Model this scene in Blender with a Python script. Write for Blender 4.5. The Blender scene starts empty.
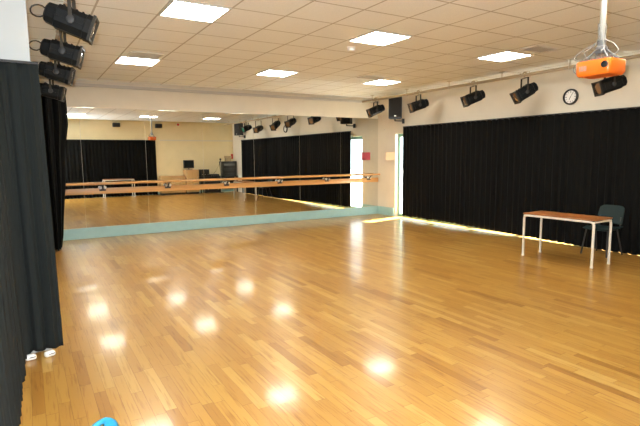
import bpy, bmesh, math, random
from mathutils import Vector, Matrix, noise
rnd = random.Random(7)
C = bpy.context.scene.collection
PI = math.pi

# ------------------------------------------------------------------ room sizes (metres)
CEIL = 3.07          # ceiling height
D = 10.526           # mirror wall
R = 8.14             # right (window) wall
BACK = -0.20         # wall behind the photographer
LX = 0.085           # left wall beyond the nib
ALC = -0.70          # left wall of the recess beside the photographer
NIB = 4.50           # where the nib's face stands
GX, GY, T = 1.294, 7.838, 0.6   # ceiling grid origin and tile

# ------------------------------------------------------------------ materials
def mat(name, base=(.8, .8, .8), rough=.5, metal=0., spec=.5, sheen=0., coat=0., coat_r=.05,
        emit=None, estr=0., var=0., vscale=8., bump=0., bscale=60., stretch=(1, 1, 1)):
    m = bpy.data.materials.new(name); m.use_nodes = True
    nt = m.node_tree; b = nt.nodes['Principled BSDF']
    b.inputs['Base Color'].default_value = (*base, 1)
    b.inputs['Roughness'].default_value = rough
    b.inputs['Metallic'].default_value = metal
    b.inputs['Specular IOR Level'].default_value = spec
    b.inputs['Sheen Weight'].default_value = sheen
    b.inputs['Coat Weight'].default_value = coat
    b.inputs['Coat Roughness'].default_value = coat_r
    if emit:
        b.inputs['Emission Color'].default_value = (*emit, 1)
        b.inputs['Emission Strength'].default_value = estr
    if var or bump:
        tc = nt.nodes.new('ShaderNodeTexCoord'); mp = nt.nodes.new('ShaderNodeMapping')
        mp.inputs['Scale'].default_value = stretch
        nt.links.new(tc.outputs['Object'], mp.inputs['Vector'])
        if var:
            n = nt.nodes.new('ShaderNodeTexNoise'); n.inputs['Scale'].default_value = vscale
            n.inputs['Detail'].default_value = 5
            nt.links.new(mp.outputs['Vector'], n.inputs['Vector'])
            r = nt.nodes.new('ShaderNodeValToRGB')
            r.color_ramp.elements[0].position = .3; r.color_ramp.elements[1].position = .7
            r.color_ramp.elements[0].color = (*[max(0, c * (1 - var)) for c in base], 1)
            r.color_ramp.elements[1].color = (*[min(1, c * (1 + var)) for c in base], 1)
            nt.links.new(n.outputs['Fac'], r.inputs['Fac'])
            nt.links.new(r.outputs['Color'], b.inputs['Base Color'])
        if bump:
            n2 = nt.nodes.new('ShaderNodeTexNoise'); n2.inputs['Scale'].default_value = bscale
            nt.links.new(mp.outputs['Vector'], n2.inputs['Vector'])
            bp = nt.nodes.new('ShaderNodeBump'); bp.inputs['Strength'].default_value = bump
            bp.inputs['Distance'].default_value = .01
            nt.links.new(n2.outputs['Fac'], bp.inputs['Height'])
            nt.links.new(bp.outputs['Normal'], b.inputs['Normal'])
    return m

def floor_material():
    m = bpy.data.materials.new('maple_strip_floor'); m.use_nodes = True
    nt = m.node_tree; N = nt.nodes; L = nt.links; b = N['Principled BSDF']
    def math_(op, a, c=None, v=None):
        n = N.new('ShaderNodeMath'); n.operation = op
        L.new(a, n.inputs[0])
        if c is not None: L.new(c, n.inputs[1])
        if v is not None: n.inputs[1].default_value = v
        return n.outputs[0]
    tc = N.new('ShaderNodeTexCoord'); sp = N.new('ShaderNodeSeparateXYZ')
    L.new(tc.outputs['Object'], sp.inputs[0])
    xr = math_('DIVIDE', sp.outputs['X'], v=.072)
    row = math_('FLOOR', xr); xf = math_('FRACT', xr)
    wn = N.new('ShaderNodeTexWhiteNoise'); wn.noise_dimensions = '1D'; L.new(row, wn.inputs['W'])
    off = math_('MULTIPLY', wn.outputs['Value'], v=7.3)
    yl = math_('DIVIDE', sp.outputs['Y'], v=.70)
    ys = math_('ADD', yl, off); idx = math_('FLOOR', ys); yf = math_('FRACT', ys)
    cb = N.new('ShaderNodeCombineXYZ'); L.new(row, cb.inputs[0]); L.new(idx, cb.inputs[1])
    w2 = N.new('ShaderNodeTexWhiteNoise'); w2.noise_dimensions = '2D'; L.new(cb.outputs[0], w2.inputs['Vector'])
    ramp = N.new('ShaderNodeValToRGB'); e = ramp.color_ramp.elements
    e[0].position = 0; e[0].color = (.29, .13, .023, 1)
    e[1].position = 1; e[1].color = (.47, .285, .078, 1)
    for p, c in ((.10, (.36, .18, .035, 1)), (.45, (.395, .206, .042, 1)), (.85, (.425, .237, .052, 1))):
        k = e.new(p); k.color = c
    L.new(w2.outputs['Value'], ramp.inputs['Fac'])
    # grain, stretched along each board
    mp = N.new('ShaderNodeMapping'); mp.inputs['Scale'].default_value = (60, 3.2, 1)
    L.new(tc.outputs['Object'], mp.inputs['Vector'])
    addv = N.new('ShaderNodeVectorMath'); addv.operation = 'ADD'
    sc = N.new('ShaderNodeVectorMath'); sc.operation = 'SCALE'; sc.inputs['Scale'].default_value = 37.
    L.new(w2.outputs['Color'], sc.inputs[0]); L.new(mp.outputs[0], addv.inputs[0]); L.new(sc.outputs[0], addv.inputs[1])
    gn = N.new('ShaderNodeTexNoise'); gn.inputs['Scale'].default_value = 1; gn.inputs['Detail'].default_value = 4
    L.new(addv.outputs[0], gn.inputs['Vector'])
    gr = N.new('ShaderNodeValToRGB'); g = gr.color_ramp.elements
    g[0].position = .28; g[0].color = (.58, .42, .26, 1); g[1].position = .46; g[1].color = (1, 1, 1, 1)
    L.new(gn.outputs['Fac'], gr.inputs['Fac'])
    mx = N.new('ShaderNodeMix'); mx.data_type = 'RGBA'; mx.blend_type = 'MULTIPLY'; mx.inputs[0].default_value = .75
    L.new(ramp.outputs[0], mx.inputs[6]); L.new(gr.outputs[0], mx.inputs[7])
    # joints
    a1 = math_('LESS_THAN', xf, v=.030); a2 = math_('LESS_THAN', yf, v=.005)
    j = math_('MAXIMUM', a1, a2)
    jm = N.new('ShaderNodeMix'); jm.data_type = 'RGBA'; jm.blend_type = 'MULTIPLY'
    jf = math_('MULTIPLY', j, v=.65); L.new(jf, jm.inputs[0])
    L.new(mx.outputs[2], jm.inputs[6]); jm.inputs[7].default_value = (.35, .2, .1, 1)
    L.new(jm.outputs[2], b.inputs['Base Color'])
    # each board lies a touch differently: tiny tilt shown in the gloss
    bn = N.new('ShaderNodeTexNoise'); bn.inputs['Scale'].default_value = 9; bn.inputs['Detail'].default_value = 2
    L.new(tc.outputs['Object'], bn.inputs['Vector'])
    hsum = math_('MULTIPLY', j, v=-.15); h2 = math_('ADD', bn.outputs['Fac'], hsum)
    bp = N.new('ShaderNodeBump'); bp.inputs['Strength'].default_value = .14; bp.inputs['Distance'].default_value = .004
    L.new(h2, bp.inputs['Height']); L.new(bp.outputs[0], b.inputs['Normal']); L.new(bp.outputs[0], b.inputs['Coat Normal'])
    b.inputs['Roughness'].default_value = .30
    b.inputs['Specular IOR Level'].default_value = .30
    b.inputs['Coat Weight'].default_value = .30
    b.inputs['Coat Roughness'].default_value = .10
    return m

def ceiling_material():
    m = bpy.data.materials.new('mineral_fibre_tiles'); m.use_nodes = True
    nt = m.node_tree; N = nt.nodes; L = nt.links; b = N['Principled BSDF']
    tc = N.new('ShaderNodeTexCoord'); sp = N.new('ShaderNodeSeparateXYZ'); L.new(tc.outputs['Object'], sp.inputs[0])
    outs = []
    for ax, o in (('X', GX), ('Y', GY)):
        s = N.new('ShaderNodeMath'); s.operation = 'SUBTRACT'; L.new(sp.outputs[ax], s.inputs[0]); s.inputs[1].default_value = o - 60
        d = N.new('ShaderNodeMath'); d.operation = 'DIVIDE'; L.new(s.outputs[0], d.inputs[0]); d.inputs[1].default_value = T
        f = N.new('ShaderNodeMath'); f.operation = 'FRACT'; L.new(d.outputs[0], f.inputs[0])
        p = N.new('ShaderNodeMath'); p.operation = 'PINGPONG'; L.new(f.outputs[0], p.inputs[0]); p.inputs[1].default_value = .5
        l = N.new('ShaderNodeMath'); l.operation = 'LESS_THAN'; L.new(p.outputs[0], l.inputs[0]); l.inputs[1].default_value = .017
        outs.append(l.outputs[0])
    mxx = N.new('ShaderNodeMath'); mxx.operation = 'MAXIMUM'; L.new(outs[0], mxx.inputs[0]); L.new(outs[1], mxx.inputs[1])
    nz = N.new('ShaderNodeTexNoise'); nz.inputs['Scale'].default_value = 90; L.new(tc.outputs['Object'], nz.inputs['Vector'])
    rp = N.new('ShaderNodeValToRGB'); rp.color_ramp.elements[0].position = .35; rp.color_ramp.elements[1].position = .6
    rp.color_ramp.elements[0].color = (.79, .83, .85, 1); rp.color_ramp.elements[1].color = (.85, .89, .91, 1)
    L.new(nz.outputs['Fac'], rp.inputs['Fac'])
    mix = N.new('ShaderNodeMix'); mix.data_type = 'RGBA'; L.new(mxx.outputs[0], mix.inputs[0])
    L.new(rp.outputs[0], mix.inputs[6]); mix.inputs[7].default_value = (.46, .46, .44, 1)
    L.new(mix.outputs[2], b.inputs['Base Color'])
    b.inputs['Roughness'].default_value = .85
    bp = N.new('ShaderNodeBump'); bp.inputs['Strength'].default_value = .15; bp.inputs['Distance'].default_value = .004
    L.new(nz.outputs['Fac'], bp.inputs['Height']); L.new(bp.outputs[0], b.inputs['Normal'])
    return m

def wood(name, c1, c2, scale=(3, 40, 40), rough=.4):
    m = mat(name, c1, rough)
    nt = m.node_tree; N = nt.nodes; L = nt.links; b = N['Principled BSDF']
    tc = N.new('ShaderNodeTexCoord'); mp = N.new('ShaderNodeMapping'); mp.inputs['Scale'].default_value = scale
    n = N.new('ShaderNodeTexNoise'); n.inputs['Scale'].default_value = 1; n.inputs['Detail'].default_value = 5
    r = N.new('ShaderNodeValToRGB'); r.color_ramp.elements[0].position = .3; r.color_ramp.elements[1].position = .7
    r.color_ramp.elements[0].color = (*c1, 1); r.color_ramp.elements[1].color = (*c2, 1)
    L.new(tc.outputs['Object'], mp.inputs[0]); L.new(mp.outputs[0], n.inputs['Vector'])
    L.new(n.outputs['Fac'], r.inputs[0]); L.new(r.outputs[0], b.inputs['Base Color'])
    return m

def glass_material():
    m = bpy.data.materials.new('window_glass'); m.use_nodes = True
    nt = m.node_tree; nt.nodes.clear()
    o = nt.nodes.new('ShaderNodeOutputMaterial'); mx = nt.nodes.new('ShaderNodeMixShader')
    t = nt.nodes.new('ShaderNodeBsdfTransparent'); t.inputs[0].default_value = (.93, .96, .95, 1)
    g = nt.nodes.new('ShaderNodeBsdfGlossy'); g.inputs['Roughness'].default_value = .02
    mx.inputs[0].default_value = .06
    nt.links.new(t.outputs[0], mx.inputs[1]); nt.links.new(g.outputs[0], mx.inputs[2]); nt.links.new(mx.outputs[0], o.inputs[0])
    return m

M = dict(
    floor=floor_material(), ceiling=ceiling_material(), glass=glass_material(),
    wall=mat('cream_paint', (.69, .635, .53), .75, var=.03, vscale=3, bump=.05),
    near_wall=mat('warm_lit_cream', (.82, .70, .44), .75, var=.03, vscale=3),  # cream wall, yellow cast of the warm room light without flash put into its colour
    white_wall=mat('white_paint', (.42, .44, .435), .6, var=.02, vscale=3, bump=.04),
    trim=mat('cream_trim', (.70, .65, .56), .5),
    grey_trim=mat('grey_conduit', (.50, .47, .42), .5),
    skirt=mat('pale_green_skirting', (.34, .54, .53), .45, var=.04),
    green_frame=mat('green_window_frame', (.22, .42, .36), .4),
    mirror=mat('mirror_glass', (.80, .81, .77), .0, 1.),
    mirror_edge=mat('mirror_edge', (.45, .5, .44), .3),
    drape=mat('black_drape', (.0125, .0155, .0150), .9, spec=.2, sheen=.0, var=.15, vscale=5, stretch=(30, 30, 1)),
    drape_dark=mat('black_velour', (.0045, .0046, .0042), .9, spec=.12, var=.2, vscale=5, stretch=(30, 30, 1)),
    barre=wood('beech_barre', (.54, .27, .085), (.62, .34, .12), (2, 60, 60), .35),
    table=wood('wood_laminate', (.27, .090, .018), (.34, .125, .03), (40, 3, 40), .4),
    cabinet=wood('beech_laminate', (.56, .33, .13), (.64, .40, .17), (30, 30, 2), .45),
    cream_metal=mat('cream_metal', (.72, .69, .61), .35),
    steel=mat('steel', (.62, .61, .58), .3, .85),
    chrome=mat('chrome', (.85, .85, .83), .3, .6),
    dark_metal=mat('dark_metal', (.035, .035, .036), .5, .2),
    lamp=mat('black_enamel', (.007, .008, .0085), .5, 0, .2, var=.15, vscale=20),
    lamp_lens=mat('amber_lens', (.16, .085, .04), .15, coat=.6),
    green_lens=mat('green_lens', (.03, .22, .14), .15, coat=.6),
    lamp_gel=mat('gel_frame', (.03, .026, .02), .5, 0, .25),
    yoke=mat('worn_yoke', (.035, .030, .022), .45, .4),
    clamp=mat('zinc_clamp', (.42, .36, .27), .4, .6),
    cable=mat('black_cable', (.012, .012, .012), .5),
    tan_cable=mat('tan_cable', (.45, .33, .18), .5),
    grey_cable=mat('grey_cable', (.16, .155, .14), .45),
    black_plastic=mat('black_plastic', (.014, .014, .015), .4, var=.1),
    grille=mat('speaker_grille', (.012, .012, .012), .7, bump=.6, bscale=300),
    white_plastic=mat('white_plastic', (.8, .8, .78), .4),
    pole=mat('grey_pole', (.23, .225, .205), .35),
    rail=mat('tan_rail', (.42, .34, .235), .45),
    orange=mat('orange_plastic', (.83, .17, .012), .35, coat=.2, var=.04),
    grey_plastic=mat('grey_plastic', (.11, .11, .11), .5),
    teal=mat('teal_plastic', (.008, .021, .022), .6, spec=.25, var=.06),
    blue=mat('blue_plastic', (.010, .15, .27), .4, var=.05),
    pink=mat('pink_card', (.85, .14, .25), .6),
    tan=mat('tan_card', (.62, .48, .30), .6),
    red=mat('red_plastic', (.60, .03, .03), .4),
    yellow=mat('yellow_tape', (.75, .50, .04), .5),
    vent=mat('vent_paint', (.62, .60, .55), .5),
    vent_dark=mat('vent_shadow', (.33, .30, .25), .7),
    clock_face=mat('clock_face', (.86, .85, .82), .4),
    diffuser=mat('lit_diffuser', (.9, .88, .8), .4, emit=(1., .965, .86), estr=36.),
    ground=mat('paving', (.45, .44, .41), .8, var=.1),
    bear=mat('tan_cardboard', (.42, .30, .17), .7, var=.2),
)

# ------------------------------------------------------------------ mesh builder
class MB:
    def __init__(s): s.bm = bmesh.new()
    def _xf(s, vs, m):
        if m is not None:
            for v in vs: v.co = m @ v.co
    def box(s, c, d, m=None, bev=0.):
        t = bmesh.new(); bmesh.ops.create_cube(t, size=1)
        for v in t.verts: v.co = Vector((v.co.x * d[0], v.co.y * d[1], v.co.z * d[2]))
        if bev: bmesh.ops.bevel(t, geom=list(t.edges), offset=bev, segments=3, profile=.5, affect='EDGES')
        for v in t.verts:
            v.co += Vector(c)
        s._merge(t, m); return s
    def _merge(s, t, m=None):
        mp = {}
        for v in t.verts: mp[v] = s.bm.verts.new(m @ v.co if m is not None else v.co)
        for f in t.faces:
            try: s.bm.faces.new([mp[v] for v in f.verts])
            except ValueError: pass
        t.free()
    def tube(s, pts, r, seg=10, closed=False, m=None):
        pts = [Vector(p) for p in pts]; n = len(pts); rings = []
        prev = None
        for i, p in enumerate(pts):
            if closed: d = pts[(i + 1) % n] - pts[i - 1]
            else: d = pts[min(i + 1, n - 1)] - pts[max(i - 1, 0)]
            d.normalize()
            if prev is None:
                u = d.cross(Vector((0, 0, 1)))
                if u.length < .05: u = d.cross(Vector((1, 0, 0)))
            else: u = prev - d * prev.dot(d)
            u.normalize(); prev = u; w = d.cross(u)
            ring = []
            for k in range(seg):
                a = 2 * PI * k / seg
                q = p + (u * math.cos(a) + w * math.sin(a)) * r
                ring.append(s.bm.verts.new(m @ q if m is not None else q))
            rings.append(ring)
        for i in range(n if closed else n - 1):
            a, b = rings[i], rings[(i + 1) % n]
            for k in range(seg):
                s.bm.faces.new((a[k], a[(k + 1) % seg], b[(k + 1) % seg], b[k]))
        if not closed:
            s.bm.faces.new(rings[0][::-1]); s.bm.faces.new(rings[-1])
        return s
    def lathe(s, prof, m=None, seg=24, cap=True):   # profile (r, z) around local z
        rings = []
        for r, z in prof:
            ring = []
            for k in range(seg):
                a = 2 * PI * k / seg; q = Vector((r * math.cos(a), r * math.sin(a), z))
                ring.append(s.bm.verts.new(m @ q if m is not None else q))
            rings.append(ring)
        for a, b in zip(rings, rings[1:]):
            for k in range(seg): s.bm.faces.new((a[k], a[(k + 1) % seg], b[(k + 1) % seg], b[k]))
        if cap:
            s.bm.faces.new(rings[0][::-1]); s.bm.faces.new(rings[-1])
        return s
    def loft(s, sections, m=None):                  # sections: closed lists of points
        rings = [[s.bm.verts.new(m @ Vector(p) if m is not None else Vector(p)) for p in sec] for sec in sections]
        for a, b in zip(rings, rings[1:]):
            n = len(a)
            for k in range(n): s.bm.faces.new((a[k], a[(k + 1) % n], b[(k + 1) % n], b[k]))
        s.bm.faces.new(rings[0][::-1]); s.bm.faces.new(rings[-1]); return s
    def grid(s, rows):
        g = [[s.bm.verts.new(Vector(p)) for p in r] for r in rows]
        for a, b in zip(g, g[1:]):
            for k in range(len(a) - 1): s.bm.faces.new((a[k], a[k + 1], b[k + 1], b[k]))
        return s
    def build(s, name, m, parent=None, smooth=True, solid=0.):
        bmesh.ops.recalc_face_normals(s.bm, faces=list(s.bm.faces))
        me = bpy.data.meshes.new(name); s.bm.to_mesh(me); s.bm.free()
        me.materials.append(m)
        if smooth:
            for p in me.polygons: p.use_smooth = True
            me.set_sharp_from_angle(angle=math.radians(35))
        o = bpy.data.objects.new(name, me); C.objects.link(o)
        if parent: o.parent = parent
        if solid:
            md = o.modifiers.new('thickness', 'SOLIDIFY'); md.thickness = solid; md.offset = 0
        return o

def tag(o, label, cat, group=None):
    o['label'] = label; o['category'] = cat
    if group: o['group'] = group
    return o
def thing(name, label, cat, loc=(0, 0, 0), rz=0., group=None):
    o = bpy.data.objects.new(name, None); C.objects.link(o); o.empty_display_size = .1
    o.location = loc; o.rotation_euler = (0, 0, rz)
    return tag(o, label, cat, group)
def struct(name, mb, m, parent=None, smooth=False):
    o = mb.build(name, m, parent, smooth)
    if parent is None: o['kind'] = 'structure'
    return o

# ------------------------------------------------------------------ the setting
def quad_slab(x0, x1, y0, y1, z0, z1): return MB().box(((x0 + x1) / 2, (y0 + y1) / 2, (z0 + z1) / 2), (x1 - x0, y1 - y0, z1 - z0))
struct('floor', quad_slab(ALC - .2, R + .25, BACK - .2, D + .2, -.1, 0), M['floor'])
struct('ceiling', quad_slab(ALC - .2, R + .25, BACK - .2, D + .2, CEIL, CEIL + .1), M['ceiling'])
struct('wall_far', quad_slab(ALC - .2, R + .25, D, D + .2, 0, CEIL), M['wall'])
struct('wall_near', quad_slab(ALC - .2, R + .25, BACK - .2, BACK, 0, CEIL), M['near_wall'])
wl = quad_slab(ALC - .2, ALC, BACK, D, 0, CEIL)
wl.box(((ALC + LX) / 2, (NIB + D) / 2, CEIL / 2), (LX - ALC, D - NIB, CEIL))
struct('wall_left', wl, M['white_wall'])
WY0, WY1, WZ = 1.15, 9.80, 2.12       # window opening behind the drapes
wr = quad_slab(R, R + .22, WY1, D, 0, CEIL)
for b in ((R, R + .22, BACK, WY0, 0, CEIL), (R, R + .22, WY0, WY1, WZ, CEIL)):
    wr.box(((b[0] + b[1]) / 2, (b[2] + b[3]) / 2, (b[4] + b[5]) / 2), (b[1] - b[0], b[3] - b[2], b[5] - b[4]))
struct('wall_right', wr, M['wall'])
struct('baseboard_far', MB().box(((LX + R) / 2, D - .02, .105), (R - LX, .04, .21), bev=.006), M['skirt'])
struct('baseboard_right', MB().box((R - .015, (WY1 + .02 + D - .04) / 2, .105), (.03, D - .04 - WY1 - .02, .21), bev=.005), M['skirt'])
struct('baseboard_near', MB().box(((.2 + R) / 2, BACK + .01, .05), (R - .2, .02, .10)), M['skirt'])
# conduit and angle along the ceiling edges, batten on the near wall
tr = MB().box(((LX + R) / 2, D - .012, CEIL - .015), (R - LX, .024, .03)); struct('trim_1', tr, M['trim'])
struct('trim_2', MB().box(((LX + R) / 2, D - .03, 2.965), (R - LX, .06, .055), bev=.006), M['grey_trim'])
struct('trim_3', MB().box((R - .012, (BACK + D) / 2, CEIL - .015), (.024, D - BACK - .06, .03)), M['trim'])
struct('trim_4', MB().box(((4.9 + R) / 2, BACK + .01, 2.28), (R - 4.9, .02, .05)), M['trim'])
struct('trim_5', MB().box((R - .008, D - .30, (WZ + .12)), (.016, .03, .02)), M['grey_trim'])
# windows: five framed glass doors in the long opening
n_win = 7; wd = (WY1 - WY0) / n_win
for i in range(n_win):
    y0 = WY0 + i * wd; y1 = y0 + wd
    f = MB(); x = R + .13
    f.box((x, y0 + .03, WZ / 2), (.06, .06, WZ)); f.box((x, y1 - .03, WZ / 2), (.06, .06, WZ))
    f.box((x, (y0 + y1) / 2, WZ - .04), (.06, wd - .12, .08)); f.box((x, (y0 + y1) / 2, .04), (.06, wd - .12, .08))
    w = struct('window_%d' % (i + 1), f, M['green_frame'])
    struct('pane', quad_slab(x - .004, x + .004, y0 + .06, y1 - .06, .08, WZ - .08), M['glass'], w)
g = quad_slab(R + .26, R + 30, -25, 40, -.12, -.02)
go = g.build('ground', M['ground'], None, False); go['kind'] = 'structure'

# ------------------------------------------------------------------ mirror wall
side_words = ['first wall mirror panel from the right corner, reflecting the bright window gap',
              'second wall mirror panel from the right corner, reflecting drape and two lamps',
              'third wall mirror panel from the right corner, reflecting plain black drape',
              'fourth wall mirror panel from the right corner, reflecting the black sound equipment',
              'fifth wall mirror panel from the right corner, reflecting the wooden cabinets',
              'sixth wall mirror panel from the right corner, reflecting a small table',
              'cut wall mirror panel at the far left beside the bunched drape']
for i in range(7):
    x1 = R - 1.2 * i - (.002 if i else .0); x0 = max(R - 1.2 * (i + 1) + .002, LX + .01)
    o = MB().box(((x0 + x1) / 2, D - .004, (.215 + 2.545) / 2), (x1 - x0, .008, 2.33)).build('mirror_panel', M['mirror'], None, False)
    tag(o, side_words[i], 'mirror', 'mirror panels along the far wall')

# ------------------------------------------------------------------ ballet barre
bt = thing('ballet_barre', 'long pale wooden ballet barre fixed across the wall mirrors', 'barre', (0, D, 0))
MB().tube([(LX + .12, -.16, 1.075), (R - .05, -.16, 1.075)], .021, 14).build('rail', M['barre'], bt)
MB().box(((LX + .1 + R - .01) / 2, -.024, .925), (R - LX - .11, .03, .115), bev=.006).build('board', M['barre'], bt)
for x in (1.27, 2.54, 3.84, 5.17, 6.50, 7.80):
    k = MB(); k.box((x, -.048, .965), (.12, .02, .075), bev=.005)
    k.tube([(x, -.055, .975), (x, -.12, 1.0), (x, -.16, 1.045)], .013, 8)
    k.box((x, -.16, 1.048), (.07, .05, .012), bev=.004)
    b = k.build('bracket', M['dark_metal'], bt)
    for sx in (-.04, .04):
        MB().lathe([(.0, 0), (.030, .002), (.030, .014), (.014, .026)], Matrix.Translation((x + sx, -.060, .995)) @ Matrix.Rotation(PI / 2, 4, 'X'), 12).build('bolt', M['chrome'], b)

# ------------------------------------------------------------------ ceiling lights, vents, detector
names = {(0, 0): 'lit square ceiling light nearest the far left of the mirror wall, beside a small vent',
         (1, 0): 'lit square ceiling light in the middle of the row nearest the mirrors',
         (2, 0): 'lit square ceiling light nearest the corner loudspeaker',
         (0, 1): 'large lit square ceiling light at the top left of the photo',
         (1, 1): 'lit square ceiling light beside the smoke detector',
         (2, 1): 'lit square ceiling light nearest the row of right-hand lamps',
         (0, 2): 'lit ceiling light seen only in the mirror, leftmost of the furthest reflected row',
         (1, 2): 'lit ceiling light seen only in the mirror, middle of the furthest reflected row',
         (2, 2): 'lit ceiling light seen only in the mirror, rightmost of the furthest reflected row'}
for (i, j), lb in names.items():
    cx, cy = GX + 2.4 * i + .3, GY - 3.0 * j + .3
    t = thing('ceiling_light', lb, 'ceiling light', (cx, cy, CEIL), 0, 'square ceiling lights')
    f = MB()
    for s in (-1, 1):
        f.box((s * .286, 0, -.006), (.024, .596, .012)); f.box((0, s * .286, -.006), (.548, .024, .012))
    f.build('frame', M['vent'], t, False)
    MB().box((0, 0, -.004), (.548, .548, .008)).build('diffuser', M['diffuser'], t, False)
def vent(lb, cx, cy, w, l, n):
    t = thing('ceiling_vent', lb, 'vent', (cx, cy, CEIL), 0, 'ceiling vents')
    MB().box((0, 0, -.003), (w - .03, l - .03, .006)).build('backing', M['vent_dark'], t, False)
    f = MB()
    for s in (-1, 1):
        f.box((s * (w / 2 - .012), 0, -.007), (.024, l, .014)); f.box((0, s * (l / 2 - .012), -.007), (w - .048, .024, .014))
    f.build('frame', M['vent'], t, False)
    s = MB()
    for k in range(n):
        s.box((0, -l / 2 + .04 + (l - .08) * k / (n - 1), -.008), (w - .05, .012, .004), Matrix.Rotation(0, 4, 'X'))
    s.build('slats', M['vent'], t, False)
vent('small slatted ceiling vent beside the left lit ceiling light', 1.60, 7.60, .46, .36, 6)
vent('grey slatted ceiling vent right of the lit light by the lamps', 6.40, 4.55, .5, .28, 6)
vent('grey slatted ceiling vent just behind the corner ceiling light', 5.82, 7.72, .5, .28, 6)
t = thing('smoke_detector', 'small round white smoke detector on the ceiling', 'smoke detector', (3.97, 5.74, CEIL))
MB().lathe([(.06, 0), (.06, -.012), (.05, -.016)][::-1]).build('base', M['white_plastic'], t)
MB().lathe([(.03, -.055), (.046, -.045), (.048, -.016)]).build('sensor_head', M['white_plastic'], t)

# ------------------------------------------------------------------ drapes
def drape(name, lb, path, ztop, zhem, lam, amp, m, flare=None, hemvar=.012, hemfall=0., parent_track=True, group=None, seed=0, track_off=(0, 0)):
    """path: list of (x, y); pleated cloth hung along it"""
    P = [Vector((*p, 0)) for p in path]
    seglen = [(b - a).length for a, b in zip(P, P[1:])]; tot = sum(seglen)
    n = max(16, int(tot / lam * 8))
    t = thing(name, lb, 'curtain', (P[0].x, P[0].y, 0), 0, group); o0 = P[0]
    cols = []
    for i in range(n + 1):
        s = tot * i / n; k = 0; ss = s
        while k < len(seglen) - 1 and ss > seglen[k]: ss -= seglen[k]; k += 1
        d = (P[k + 1] - P[k]).normalized(); p = P[k] + d * ss
        nr = Vector((d.y, -d.x, 0))
        ph = s / lam * 2 * PI + 2.2 * noise.noise((s * 1.7, seed, 0))
        a = amp * (.65 + .6 * noise.noise((s * 2.3, seed + 9, 0)))
        cols.append((p, nr, ph, a, s, d))
    zs = [0, .015, .06, .15, .3, .5, .7, .85, .95, 1.]
    rows = []
    for z in zs:
        r = []
        for p, nr, ph, a, s, d in cols:
            hem = zhem * (1 - hemfall * min(1, max(0, s - 1.8) / 2.9)) + hemvar * (1 - .6 * hemfall * min(1, s / 5)) * (noise.noise((s * 5, seed + 3, 0)) + .5 * math.sin(ph + 1))
            zz = hem + (ztop - hem) * z + (.004 * math.sin(ph) if z == 1 else 0)
            aa = a * (1.0 - .55 * z)
            off = aa * math.sin(ph + .25 * noise.noise((s * 3, z * 2, seed))) + .3 * aa * math.sin(2.3 * ph + 1.1)
            q = p + nr * off + d * (.25 * aa * math.cos(ph * 1.0))
            if flare: q = q + flare(s, z)
            r.append((q.x - o0.x, q.y - o0.y, zz))
        rows.append(r)
    MB().grid(rows).build('cloth', m, t, True, .006)
    if parent_track:
        tp = [(p.x - o0.x + track_off[0], p.y - o0.y + track_off[1], ztop + .008) for p in P]
        MB().tube(tp, .011, 8).build('track', M['dark_metal'], t)
    return t
drape('stage_drape', 'long black pleated drape covering the right wall with daylight under its hem',
      [(R - .10, 9.385), (R - .10, 1.05)], 2.262, .074, .135, .036, M['drape_dark'], seed=1, hemvar=.024, hemfall=.97)
drape('stage_drape', 'black drape on the wall behind the photographer, seen in the mirror behind the small table',
      [(.55, BACK + .09), (4.70, BACK + .09)], 2.27, .02, .135, .034, M['drape_dark'], seed=5)
def flare_near(s, z):
    k = max(0, min(1, (s - .24) / .1)); return Vector((-.055 * k * z + (1 - k) * .035 * (1 - z), 0, 0))
drape('stage_drape', 'dark grey-black drape nearest the camera at the left, hanging below the white wall',
      [(.135, NIB - .075), (-.115, NIB - .085), (-.125, 4.20), (-.150, 3.2), (-.16, 2.3)], 2.30, .040, .105, .030, M['drape'], flare=flare_near, hemvar=.004, seed=12)
# the gathered leg at the far left: a bunched column of cloth
t = thing('stage_drape', 'tall bunched black drape at the left end of the mirrors', 'curtain', (.36, 9.72, 0))
secs = []
prof = [(.025, .065), (.25, .10), (.5, .12), (1.15, .185), (1.7, .21), (2.16, .28), (2.45, .285), (2.78, .28)]
for z, rx in prof:
    sec = []
    for k in range(120):
        a = 2 * PI * k / 120
        w = 1 + .10 * math.sin(11 * a + .6 * math.sin(z)) + .05 * math.sin(23 * a + z)
        xx = .02 + rx * w * math.cos(a)
        sec.append((max(xx, -.262), (.42 + .2 * rx) * w * math.sin(a), z + (.012 * math.sin(9 * a) if z < .1 else 0)))
    secs.append(sec)
MB().loft(secs).build('cloth', M['drape_dark'], t)
MB().tube([(.0, -.5, 2.795), (.0, .5, 2.795)], .014, 8).build('track', M['dark_metal'], t)

# ------------------------------------------------------------------ lighting rails and stage lights
def rail(lb, x, y0, y1, z):
    t = thing('lighting_rail', lb, 'rail', (x, y0, z), 0, 'lighting rails along the side walls')
    MB().tube([(0, 0, 0), (0, y1 - y0, 0)], .025, 14).build('pipe', M['rail'], t)
    y = .5
    while y < y1 - y0:
        h = MB(); h.tube([(0, y, .02), (0, y, CEIL - z)], .007, 8); h.box((0, y, CEIL - z - .004), (.07, .07, .008))
        h.tube([(.03 * math.cos(a), y, .03 * math.sin(a)) for a in [2 * PI * q / 12 for q in range(12)]], .006, 6, True)
        h.build('hanger', M['grey_trim'], t); y += 1.3
RX, RZ = 7.55, 2.945
rail('pale lighting pipe hung along the right wall above the drape', RX, .4, D - .12, RZ)
rail('pale lighting pipe hung along the left wall', .42, NIB + .05, D - .9, 2.985)

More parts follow.
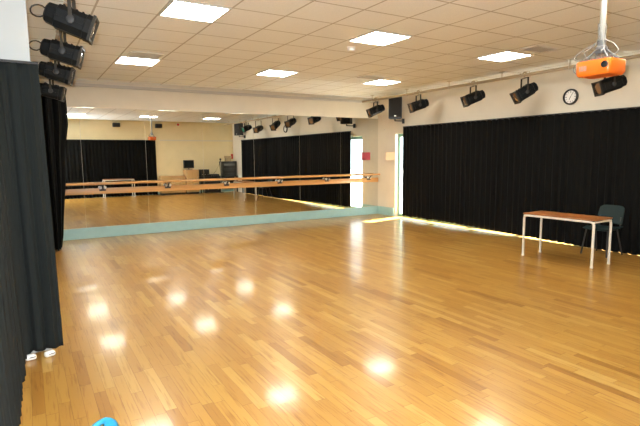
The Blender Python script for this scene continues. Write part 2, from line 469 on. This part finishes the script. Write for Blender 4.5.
def stage_light(lb, x, y, zr, drop, pitch, heading, body_len=.36, lens='lamp_lens', loop=True):
    """clamp sits on the pipe at (x, y, zr); beam along local +x, pitched down"""
    t = thing('stage_light', lb, 'stage light', (x, y, zr - drop), heading, 'black theatre lamps on the lighting pipes')
    h = .098
    B = Matrix.Rotation(pitch, 4, 'Y')
    def oct_(xx, k, kz=1.):
        c = h * k; e = c * .52
        return [(xx, yy, zz * kz) for yy, zz in ((-c, -e), (-e, -c), (e, -c), (c, -e), (c, e), (e, c), (-e, c), (-c, e))]
    L2 = body_len / 2
    MB().loft([oct_(-L2 - .06, .62), oct_(-L2 - .045, .80), oct_(-L2 + .02, .86), oct_(-L2 + .03, .98), oct_(L2 - .05, 1.), oct_(L2 - .045, 1.06), oct_(L2, 1.06)], B).build('housing', M['lamp'], t, True)
    r = MB()
    for k in range(5): r.box((-L2 + .06 + k * .05, 0, h + .004), (.012, .10, .012), B)
    r.box((-.02, -h - .003, .0), (body_len * .72, .008, .012), B); r.box((-.02, h + .003, .0), (body_len * .72, .008, .012), B)
    r.build('cooling_ribs', M['lamp'], t, False)
    f = MB()
    w = .106
    for s in (-1, 1):
        f.box((L2 + .012, s * (w - .012), 0), (.022, .024, 2 * w), B); f.box((L2 + .012, 0, s * (w - .012)), (.022, 2 * w - .048, .024), B)
    f.build('gel_frame', M['lamp_gel'], t, False)
    MB().lathe([(.088, 0), (.085, .008), (.06, .018), (.0005, .024)], B @ Matrix.Translation((L2 - .004, 0, 0)) @ Matrix.Rotation(PI / 2, 4, 'Y'), 24).build('lens', M[lens], t)
    yk = MB(); yw = h + .028; top = drop - .075
    for s in (-1, 1): yk.box((0, s * yw, top / 2 - .01), (.028, .007, top + .05))
    yk.box((0, 0, top + .012), (.028, 2 * yw + .007, .007))
    yk.build('yoke', M['yoke'], t, False)
    for s in (-1, 1):
        MB().lathe([(.012, 0), (.03, .004), (.034, .012), (.030, .026), (.012, .030)], Matrix.Translation((0, s * (yw - .022), 0)) @ Matrix.Rotation(-s * PI / 2, 4, 'X'), 14).build('knob', M['dark_metal'], t)
    c = MB()
    c.tube([(.036 * math.cos(a), 0, drop + .036 * math.sin(a)) for a in [(-80 + 30 * q) * PI / 180 for q in range(10)]], .011, 8)
    c.tube([(0, 0, top + .01), (0, 0, drop - .03)], .010, 8)
    c.tube([(.03, 0, drop), (.075, 0, drop - .004)], .008, 8); c.box((.082, 0, drop - .004), (.016, .03, .03), bev=.004)
    c.build('clamp', M['clamp'], t)
    # safety wire from the yoke over the pipe, and the supply flex at the rear
    MB().tube([(.0, .05, top + .02), (-.05, .09, drop - .05), (-.03, .10, drop + .035), (.03, .10, drop + .035), (.06, .10, drop - .03), (.05, .05, top + .02)], .004, 6).build('safety_wire', M['tan_cable'], t)
    pts = []
    rp = B @ Vector((-L2 - .06, 0, 0))
    for q in range(13):
        a = -PI / 2 + 2 * PI * q / 12 * .93
        pts.append((rp.x - .058 - .06 * math.cos(a + PI / 2 + PI) * 1, .02, rp.z + .01 + .048 * math.sin(a + PI / 2)))
    if loop: MB().tube(pts, .0065, 8).build('cable', M['cable'], t)
    return t
# right pipe: beams point into the room (heading pi = -x)
rl = [(9.80, .27, 22, 163, 'black stage lamp in the far right corner beside the loudspeaker'),
      (8.26, .285, 18, 160, 'black stage lamp just right of the corner loudspeaker'),
      (6.72, .285, 22, 156, 'black stage lamp third from the corner on the right pipe'),
      (5.58, .31, 30, 152, 'steeply tilted black stage lamp left of the wall clock'),
      (4.13, .36, 18, 150, 'black stage lamp seen directly below the orange projector'),
      (2.98, .28, 20, 165, 'black stage lamp with green lens seen in mirror beside the far loudspeaker')]
for y, dr, pt, hd, lb in rl:
    stage_light(lb, RX - .05, y, RZ, dr, math.radians(pt), math.radians(hd), .34, 'green_lens' if y < 3 else 'lamp_lens', False)
ll = [(4.72, .27, 20, -13, 'largest black stage lamp at the top left, nearest the camera'),
      (5.86, .315, 15, -12, 'second black stage lamp from the camera in the left row'),
      (7.05, .345, 15, -12, 'third black stage lamp from the camera in the left row'),
      (8.62, .395, 14, -12, 'fourth black stage lamp from the camera in the left row'),
      (9.35, .42, 40, -4, 'furthest black stage lamp of the left row, half lost against the drape')]
for y, dr, pt, hd, lb in ll[:4]:
    stage_light(lb, .42, y, 2.985, dr, math.radians(pt), math.radians(hd), .30)

# ------------------------------------------------------------------ loudspeakers
def speaker(lb, loc, rz, w, h, d, wall_dir):
    t = thing('loudspeaker', lb, 'loudspeaker', loc, rz, 'black loudspeakers on the walls')   # faces local -y
    def tr(z, k): return [(-w / 2 * k, -d / 2, z), (w / 2 * k, -d / 2, z), (w / 2 * .72 * k, d / 2, z), (-w / 2 * .72 * k, d / 2, z)]
    MB().loft([tr(0, .96), tr(.012, 1), tr(h - .012, 1), tr(h, .96)]).build('cabinet', M['black_plastic'], t, False)
    MB().box((0, -d / 2 - .006, h * .52), (w * .9, .012, h * .88), bev=.004).build('grille', M['grille'], t)
    MB().box((0, -d / 2 - .014, h * .12), (.05, .004, .022)).build('badge', M['steel'], t, False)
    k = MB(); k.tube([(0, 0, .002), (0, 0, -.05)], .016, 10); wv = Vector(wall_dir)
    k.tube([(0, 0, -.045), (wv.x, wv.y, -.045)], .014, 10)
    k.box((wv.x * .985, wv.y * .985, -.045), (.06, .06, .12), bev=.004)
    k.build('bracket', M['dark_metal'], t)
def local(v, rz): return tuple((Matrix.Rotation(-rz, 3, 'Z') @ Vector(v)))
rz = math.radians(-38)
speaker('black loudspeaker on a bracket high on the right wall near the mirror corner', (R - .30, 9.46, 2.46), rz, .32, .52, .27, local((.27, 0, 0), rz))
rz = math.radians(-110)
speaker('black loudspeaker on right wall near the far lamp, seen only in mirror', (R - .28, 1.30, 2.46), rz, .32, .52, .26, local((.25, 0, 0), rz))
for x, lb in ((3.21, 'small black loudspeaker on the near wall above the drape, seen in mirror'), (4.86, 'small black loudspeaker left of red alarm, reflected near the projector')):
    t = thing('loudspeaker', lb, 'loudspeaker', (x, BACK, 2.80), 0, 'black loudspeakers on the walls')
    MB().box((0, .10, .075), (.28, .16, .17), bev=.03).build('cabinet', M['black_plastic'], t)
    MB().box((0, .184, .075), (.23, .012, .13), bev=.005).build('grille', M['grille'], t)
    MB().box((0, .012, .075), (.10, .022, .10)).build('bracket', M['dark_metal'], t, False)
t = thing('alarm_sounder', 'small red alarm sounder high on the near wall, seen in mirror', 'alarm', (5.69, BACK, 2.90))
MB().lathe([(.05, 0), (.05, .03), (.04, .06), (.03, .065)], Matrix.Translation((0, 0, .05)) @ Matrix.Rotation(-PI / 2, 4, 'X'), 18).build('dome', M['red'], t)
MB().box((0, .004, .05), (.12, .008, .12)).build('back_plate', M['white_plastic'], t, False)
tag(MB().box((8.075, BACK + .008, 1.58), (.10, .014, .22), bev=.004).build('wall_sign', M['red'], None), 'small red notice on the near wall right of the equipment rack, seen in mirror', 'notice')

# ------------------------------------------------------------------ clock
t = thing('wall_clock', 'round white wall clock with thick black rim', 'clock', (R, 5.12, 2.55), 0)
MR = Matrix.Rotation(-PI / 2, 4, 'Y')
MB().lathe([(.135, 0), (.135, .03), (.128, .042), (.112, .044), (.106, .030), (.106, .012)], MR, 40, False).build('rim', M['black_plastic'], t)
fc = MB().lathe([(.1075, .0), (.1075, .018)], MR, 40).build('face', M['clock_face'], t)
k = MB()
for q in range(12):
    a = 2 * PI * q / 12; r0 = .075 if q % 3 else .068
    k.box((-.0195, 0, (r0 + .096) / 2), (.002, .007 if q % 3 else .011, .096 - r0), Matrix.Rotation(a, 4, 'X'))
k.build('hour_marks', M['grey_plastic'], fc, False)
for nm, ln, wd_, a in (('hour_hand', .052, .009, math.radians(205)), ('minute_hand', .082, .006, math.radians(32))):
    MB().box((-.022, 0, ln / 2 - .008), (.002, wd_, ln + .016), Matrix.Rotation(a, 4, 'X')).build(nm, M['black_plastic'], t, False)

# ------------------------------------------------------------------ folded card sign near the corner
t = thing('folded_sign', 'folded square notice projecting from the wall, pink on its mirror side', 'notice', (R, 9.995, 1.452))
for nm, ys, m in (('tan_face', -1, 'tan'), ('pink_face', 1, 'pink')):
    a = Vector((-.004, ys * .185, 0)); b = Vector((-.155, ys * .003, 0)); n = Vector((0, -ys * .004, 0))
    MB().loft([[tuple(p + Vector((0, 0, z))) for p in (a, b, b + n, a + n)] for z in (0, .208)]).build(nm, M[m], t, False)

# ------------------------------------------------------------------ orange projector
PX, PY, PZ = 4.05, 2.31, 2.205
t = thing('projector', 'orange projector hanging from the ceiling on a white pole', 'projector', (PX, PY, PZ), math.radians(-92))
W, DP, HH = .295, .235, .118
def rr(z, k):
    pts = []
    for cx, cy, a0 in ((W / 2 - .035, DP / 2 - .035, 0), (-W / 2 + .035, DP / 2 - .035, 90), (-W / 2 + .035, -DP / 2 + .035, 180), (W / 2 - .035, -DP / 2 + .035, 270)):
        for q in range(6):
            a = math.radians(a0 + 18 * q); pts.append(((cx + .035 * math.cos(a)) * k, (cy + .035 * math.sin(a)) * k, z))
    return pts
prz = 0
PM = Matrix.Rotation(prz, 4, 'Z')
body = MB().loft([rr(0, .88), rr(.010, .95), rr(.026, 1.), rr(HH - .008, 1.), rr(HH, .97)], PM).build('body', M['orange'], t)
v = MB()
for q in range(5): v.box((-.10 + q * .013, -DP / 2 - .0005, .06), (.007, .004, .04), PM)
v.build('vent_slots', M['vent_dark'], body, False)
ln = MB().lathe([(.024, 0), (.026, .012), (.020, .014), (.016, .004)], PM @ Matrix.Translation((W / 2 - .042, -DP / 2 + .003, .07)) @ Matrix.Rotation(PI / 2, 4, 'X'), 20).build('lens', M['black_plastic'], body)
pl = MB(); pl.box((0, 0, HH + .006), (W * .72, DP * .66, .012), PM, .003)
for q in range(6): pl.box((-.12 + q * .048, -.07, HH + .012), (.03, .018, .024), PM)
pl.build('connector_panel', M['grey_plastic'], t, False)
mt = MB()
for sx, sy in ((-1, -1), (1, -1), (1, 1), (-1, 1)): mt.tube([(sx * .10, sy * .07, HH + .01), (sx * .02, sy * .015, HH + .10)], .008, 8, False, PM)
mt.lathe([(.045, HH + .085), (.045, HH + .11), (.032, HH + .12), (.032, HH + .16)]); mt.box((0, 0, HH + .075), (.07, .05, .03))
mt.build('mount', M['grey_plastic'], t)
pp = MB().tube([(0, 0, HH + .12), (0, 0, CEIL - PZ - .012)], .022, 20)
pp.lathe([(.022, CEIL - PZ - .03), (.07, CEIL - PZ - .02), (.075, CEIL - PZ)]); pp.build('pole', M['pole'], t)
for pts in ([(-.14, -.06, HH + .01), (-.19, -.06, HH + .05), (-.13, -.03, HH + .11), (-.03, -.01, HH + .16), (-.034, 0, HH + .30)],
            [(.13, -.07, HH + .01), (.17, -.06, HH + .05), (.11, -.03, HH + .12), (.03, 0, HH + .17), (.034, 0, HH + .28)],
            [(-.06, -.08, HH + .02), (-.08, -.10, HH + .07), (-.03, -.05, HH + .12), (.0, -.034, HH + .2)],
            [(.05, -.08, HH + .02), (.07, -.11, HH + .06), (.05, -.05, HH + .1), (.01, -.034, HH + .22)],
            [(-.16, .0, HH + .012), (-.225, .0, HH - .0), (-.235, .01, HH - .05), (-.20, .02, HH - .075), (-.215, .0, HH - .03)]):
    P = [Vector(p) for p in pts]; sm = []
    for i in range(len(P) - 1):
        p0, p1, p2, p3 = P[max(i - 1, 0)], P[i], P[i + 1], P[min(i + 2, len(P) - 1)]
        for q in range(6):
            u = q / 6; sm.append(.5 * ((2 * p1) + (p2 - p0) * u + (2 * p0 - 5 * p1 + 4 * p2 - p3) * u * u + (3 * p1 - p0 - 3 * p2 + p3) * u ** 3))
    sm.append(P[-1]); MB().tube(sm, .0042, 6).build('cable', M['grey_cable'], t)

# ------------------------------------------------------------------ tables
def table(lb, loc, rz, L_, W_, zt):
    t = thing('classroom_table', lb, 'table', loc, rz, 'small wood topped tables')
    MB().box((0, 0, zt - .009), (W_ + .03, L_ + .03, .018), bev=.005).build('table_top', M['table'], t)
    r = .017
    fr = MB()
    for s in (-1, 1):
        fr.tube([(s * W_ / 2, -L_ / 2 + .05, zt - .036), (s * W_ / 2, L_ / 2 - .05, zt - .036)], r, 10)
        fr.tube([(-W_ / 2 + .0, s * (L_ / 2), zt - .040), (W_ / 2, s * L_ / 2, zt - .040)], r * .8, 10)
    fr.build('frame', M['cream_metal'], t)
    for sx in (-1, 1):
        for sy in (-1, 1):
            x, y = sx * W_ / 2, sy * L_ / 2
            pts = [(x, y - sy * .055, zt - .036), (x, y - sy * .03, zt - .040), (x, y - sy * .008, zt - .055), (x, y, zt - .08), (x, y, .006)]
            l = MB().tube(pts, r, 12).build('leg', M['cream_metal'], t)
            MB().lathe([(.020, 0), (.020, .03)], Matrix.Translation((x, y, 0)), 12).build('foot_cap', M['cream_metal'], l)
table('small wooden topped table with cream metal legs in front of the right drape', (6.83, 4.285, 0), math.radians(1.8), 1.07, .45, .675)
table('second small table by the near wall, seen only in mirror left of cabinets', (3.13, .20, 0), PI / 2, 1.10, .46, .73)

# ------------------------------------------------------------------ moulded plastic chairs
def chair(lb, loc, rz, m, zs=.43, tall=.80, hole=True):
    """seat faces local -y"""
    t = thing('plastic_chair', lb, 'chair', loc, rz, 'moulded plastic chairs')
    rows = []
    for i in range(9):
        v = i / 8; r = []
        for j in range(13):
            u = j / 12 * 2 - 1
            e = 1 - .10 * abs(u) ** 6
            r.append((u * (.205 + .01 * v), (-.20 + .40 * v) * e if v < .5 else -.20 + .40 * v, zs + .018 * abs(u) ** 2.5 - .020 * math.sin(PI * v) - (.028 * max(0, .22 - v) / .22)))
        rows.append(r)
    MB().grid(rows).build('seat', m, t, True, .008)
    # back rest with a hand hole
    bm_ = MB(); nu, nv = 25, 21
    pts = {}
    for i in range(nv):
        for j in range(nu):
            u = j / (nu - 1) * 2 - 1; v = i / (nv - 1)
            top = zs + .05 + (tall - zs - .05) * v
            w = .205 - .018 * v - .018 * max(0, (v - .85) / .15) ** 3
            zc = top - .02 * (abs(u) ** 8) * v
            pts[i, j] = bm_.bm.verts.new((u * w, .205 + .09 * v - .035 * (1 - u * u) * -1 - .03, zc))
    for i in range(nv - 1):
        for j in range(nu - 1):
            u = (j + .5) / (nu - 1) * 2 - 1; v = (i + .5) / (nv - 1)
            if hole and abs(u) < .74 and .80 < v < .94: continue
            bm_.bm.faces.new((pts[i, j], pts[i, j + 1], pts[i + 1, j + 1], pts[i + 1, j]))
    bm_.build('backrest', m, t, True, .009)
    cn = MB()
    for s in (-1, 1): cn.tube([(s * .16, .10, zs - .016), (s * .165, .19, zs - .005), (s * .165, .203, zs + .05), (s * .165, .212, zs + .16)], .011, 8)
    cn.tube([(-.16, -.16, zs - .028), (-.16, .13, zs - .027)], .010, 8); cn.tube([(.16, -.16, zs - .028), (.16, .13, zs - .027)], .010, 8)
    cn.tube([(-.17, -.14, zs - .028), (.17, -.14, zs - .028)], .010, 8); cn.tube([(-.17, .12, zs - .026), (.17, .12, zs - .026)], .010, 8)
    cn.build('frame', M['dark_metal'], t)
    for sx in (-1, 1):
        for y0, y1 in ((-.14, -.20), (.12, .235)):
            MB().tube([(sx * .165, y0, zs - .024), (sx * .20, y1, .002)], .0115, 10).build('leg', M['dark_metal'], t)
    return t
chair('dark teal plastic chair behind the small table against the right drape', (7.66, 4.20, 0), math.radians(-90), M['teal'], .43, .76, False)
chair('bright blue plastic chair at the bottom left edge of the photo', (.328, 1.292, 0), math.radians(62), M['blue'])

# ------------------------------------------------------------------ rubber feet peeping out under the near drape
for x, rzz, lb in ((-.070, 12, 'white rubber foot under the near drape hem, the left one'), (.062, 20, 'white rubber foot under the near drape hem, the right one')):
    t = thing('rubber_foot', lb, 'foot', (x, NIB - .150, 0), math.radians(rzz), 'white rubber feet under the near drape')
    MB().box((0, 0, .023), (.078, .050, .044), bev=.016).build('block', M['white_plastic'], t)
    MB().box((.008, -.0245, .026), (.045, .003, .007), bev=.001).build('slot', M['grey_plastic'], t, False)

# ------------------------------------------------------------------ along the wall behind the photographer (seen in the mirrors)
YB = BACK + .012
t = thing('low_cabinet', 'low beech cabinet beside the drape on near wall, seen in mirror', 'cabinet', (5.285, YB, 0))
MB().box((0, .22, .035), (.96, .38, .07)).build('plinth', M['dark_metal'], t, False)
MB().box((0, .22, .415), (1.0, .42, .69), bev=.004).build('body', M['cabinet'], t)
MB().box((0, .225, .77), (1.01, .45, .025), bev=.004).build('top', M['cabinet'], t)
for s in (-1, 1):
    d = MB().box((s * .25, .438, .415), (.485, .016, .66), bev=.003).build('door', M['cabinet'], t)
    MB().tube([(s * .04, .458, .48), (s * .04, .458, .60)], .006, 8).build('handle', M['steel'], d)
t = thing('tall_cabinet', 'taller beech cabinet carrying a monitor, seen in mirror', 'cabinet', (6.10, YB, 0))
MB().box((0, .24, .035), (.50, .40, .07)).build('plinth', M['dark_metal'], t, False)
MB().box((0, .24, .535), (.54, .46, .93), bev=.004).build('body', M['cabinet'], t)
MB().box((0, .245, 1.012), (.57, .49, .025), bev=.004).build('top', M['cabinet'], t)
d = MB().box((0, .478, .53), (.52, .016, .90), bev=.003).build('door', M['cabinet'], t)
MB().tube([(.2, .498, .6), (.2, .498, .74)], .006, 8).build('handle', M['steel'], d)
t = thing('monitor', 'black monitor standing on the taller beech cabinet, seen in mirror', 'monitor', (6.01, YB + .24, 1.0245))
MB().box((0, 0, .01), (.26, .2, .02), bev=.005).build('base', M['grey_plastic'], t)
MB().tube([(0, 0, .018), (0, 0, .10)], .025, 12).build('neck', M['grey_plastic'], t)
MB().box((0, 0, .245), (.44, .10, .34), bev=.015).build('casing', M['black_plastic'], t)
MB().box((0, .052, .25), (.38, .006, .28)).build('screen', mat('dark_screen', (.02, .024, .026), .12), t, False)
t = thing('equipment_desk', 'long dark desk along the near wall, seen in mirror right of cabinets', 'desk', (7.28, YB, 0))
MB().box((0, .26, .705), (1.72, .52, .03), bev=.004).build('desk_top', M['black_plastic'], t)
MB().box((0, .03, .40), (1.66, .02, .56)).build('back_panel', M['black_plastic'], t, False)
for sx in (-.83, .83):
    for sy in (.06, .46): MB().box((sx, sy, .345), (.04, .04, .69)).build('leg', M['dark_metal'], t, False)
def gear(name, lb, cat, loc, w, dd, h, knobs=3):
    t = thing(name, lb, cat, loc)
    MB().box((0, 0, h / 2), (w, dd, h), bev=.012).build('case', M['black_plastic'], t)
    f = MB().box((0, dd / 2 + .003, h / 2), (w * .9, .006, h * .8)).build('front_panel', M['grille'], t, False)
    for k in range(knobs): MB().lathe([(.013, 0), (.012, .018)], Matrix.Translation((-w * .33 + k * w * .66 / max(1, knobs - 1), dd / 2 + .006, h * .3)) @ Matrix.Rotation(-PI / 2, 4, 'X'), 12).build('knob', M['steel'], f)
    return t
gear('amplifier', 'black amplifier box at the left end of the dark desk, in mirror', 'amplifier', (6.66, YB + .26, .7205), .38, .34, .31)
gear('mixing_desk', 'flat black mixing desk in the middle of the dark desk, in mirror', 'mixer', (7.08, YB + .27, .7205), .42, .36, .09, 4)
gear('subwoofer', 'black bass cabinet on the floor under the dark desk, in mirror', 'loudspeaker', (7.0, YB + .26, 0), .7, .36, .5, 2)
t = thing('equipment_rack', 'tall black equipment rack on the right of the desk, in mirror', 'rack', (7.77, YB + .26, .7205))
def rk(z, k): return [(-.33 * k, -.2, z), (.33 * k, -.2, z), (.33 * k, .2, z), (-.33 * k, .2, z)]
MB().loft([rk(0, .86), rk(.55, 1.), rk(.62, 1.04), rk(.645, 1.)]).build('case', M['black_plastic'], t, False)
for k in range(5): MB().box((0, .206, .08 + k * .105), (.50, .012, .09), bev=.003).build('rack_unit', M['grille'] if k % 2 else M['grey_plastic'] if k == 4 else M['black_plastic'], t)
t = thing('carton', 'small tan carton on top of the black equipment rack, in mirror', 'box', (7.78, YB + .26, 1.3662))
MB().box((0, 0, .08), (.24, .22, .16), bev=.006).build('body', M['bear'], t)
for s in (-1, 1): MB().box((0, s * .10, .19), (.24, .008, .10), Matrix.Translation((0, s * .04, 0))).build('flap', M['bear'], t, False)
t = thing('microphone_stand', 'thin stand with black microphone left of the equipment rack, in mirror', 'microphone stand', (7.30, YB + .62, 0))
st = MB()
st.lathe([(.12, 0), (.12, .012), (.02, .03)]); st.build('base', M['dark_metal'], t)
MB().tube([(0, 0, .02), (0, 0, 1.40)], .009, 8).build('pole', M['steel'], t)
MB().lathe([(.012, -.12), (.018, -.04), (.032, -.03), (.042, .0), (.034, .035), (.004, .045)], Matrix.Translation((0, 0, 1.46))).build('microphone', M['black_plastic'], t)
MB().tube([(0, .012, 1.36), (-.12, .01, 1.15), (-.22, 0, .95), (-.30, -.12, .83)], .004, 6).build('cable', M['cable'], t)
tag(MB().box((1.16, BACK + .155, 1.27), (.05, .012, .46), bev=.004).build('tape_strip', M['yellow'], None), 'narrow yellow strip on the near wall drape, seen at mirror left edge', 'strip')

# ------------------------------------------------------------------ light
w = bpy.data.worlds.new('daylight'); bpy.context.scene.world = w; w.use_nodes = True
bgn = w.node_tree.nodes['Background']; bgn.inputs[0].default_value = (.80, .92, 1., 1); bgn.inputs[1].default_value = 5.0
sun = bpy.data.lights.new('sun', 'SUN'); sun.energy = 120; sun.angle = math.radians(.6); sun.color = (1, .95, .85)
so = bpy.data.objects.new('sun', sun); C.objects.link(so)
el = math.radians(54); hz = Vector((-1.36, -.27, 0)).normalized() * math.cos(el)
so.rotation_euler = Vector((hz.x, hz.y, -math.sin(el))).to_track_quat('-Z', 'Y').to_euler(); so.location = (14, 8, 8)

# camera
F, YAW, PIT, ROL = 487.44, math.radians(30.94), math.radians(6.72), math.radians(-.52)
fwd = Vector((math.sin(YAW) * math.cos(PIT), math.cos(YAW) * math.cos(PIT), -math.sin(PIT)))
right = Vector((math.cos(YAW), -math.sin(YAW), 0)); up = right.cross(fwd)
r2 = right * math.cos(ROL) + up * math.sin(ROL); u2 = -right * math.sin(ROL) + up * math.cos(ROL)
cam = bpy.data.cameras.new('camera'); cam.sensor_width = 36; cam.lens = F / 640 * 36; cam.clip_start = .02
co = bpy.data.objects.new('camera', cam); C.objects.link(co)
mw = Matrix((r2, u2, -fwd)).transposed().to_4x4(); mw.translation = (0, 0, 1.5844); co.matrix_world = mw
bpy.context.scene.camera = co
# the photographer's flash, up and to the left of the lens
fl = bpy.data.lights.new('camera_flash', 'SPOT'); fl.energy = 760; fl.spot_size = math.radians(150); fl.spot_blend = .35
fl.shadow_soft_size = .02; fl.color = (.93, .97, 1.)
fo = bpy.data.objects.new('camera_flash', fl); C.objects.link(fo)
fm = mw.copy(); fm.translation = Vector((0, 0, 1.5844)) + r2 * -.07 + u2 * .11; fo.matrix_world = fm

sc = bpy.context.scene
sc.view_settings.view_transform = 'Standard'; sc.view_settings.look = 'None'
sc.view_settings.exposure = .16; sc.view_settings.gamma = 1.
try: sc.view_settings.use_curve_mapping = False
except Exception: pass
sc.cycles.use_denoising = True
sc.cycles.max_bounces = 14; sc.cycles.diffuse_bounces = 6; sc.cycles.glossy_bounces = 8; sc.cycles.transparent_max_bounces = 12
sc.cycles.sample_clamp_indirect = 40

sc.cycles.blur_glossy = 0.; sc.cycles.caustics_reflective = True
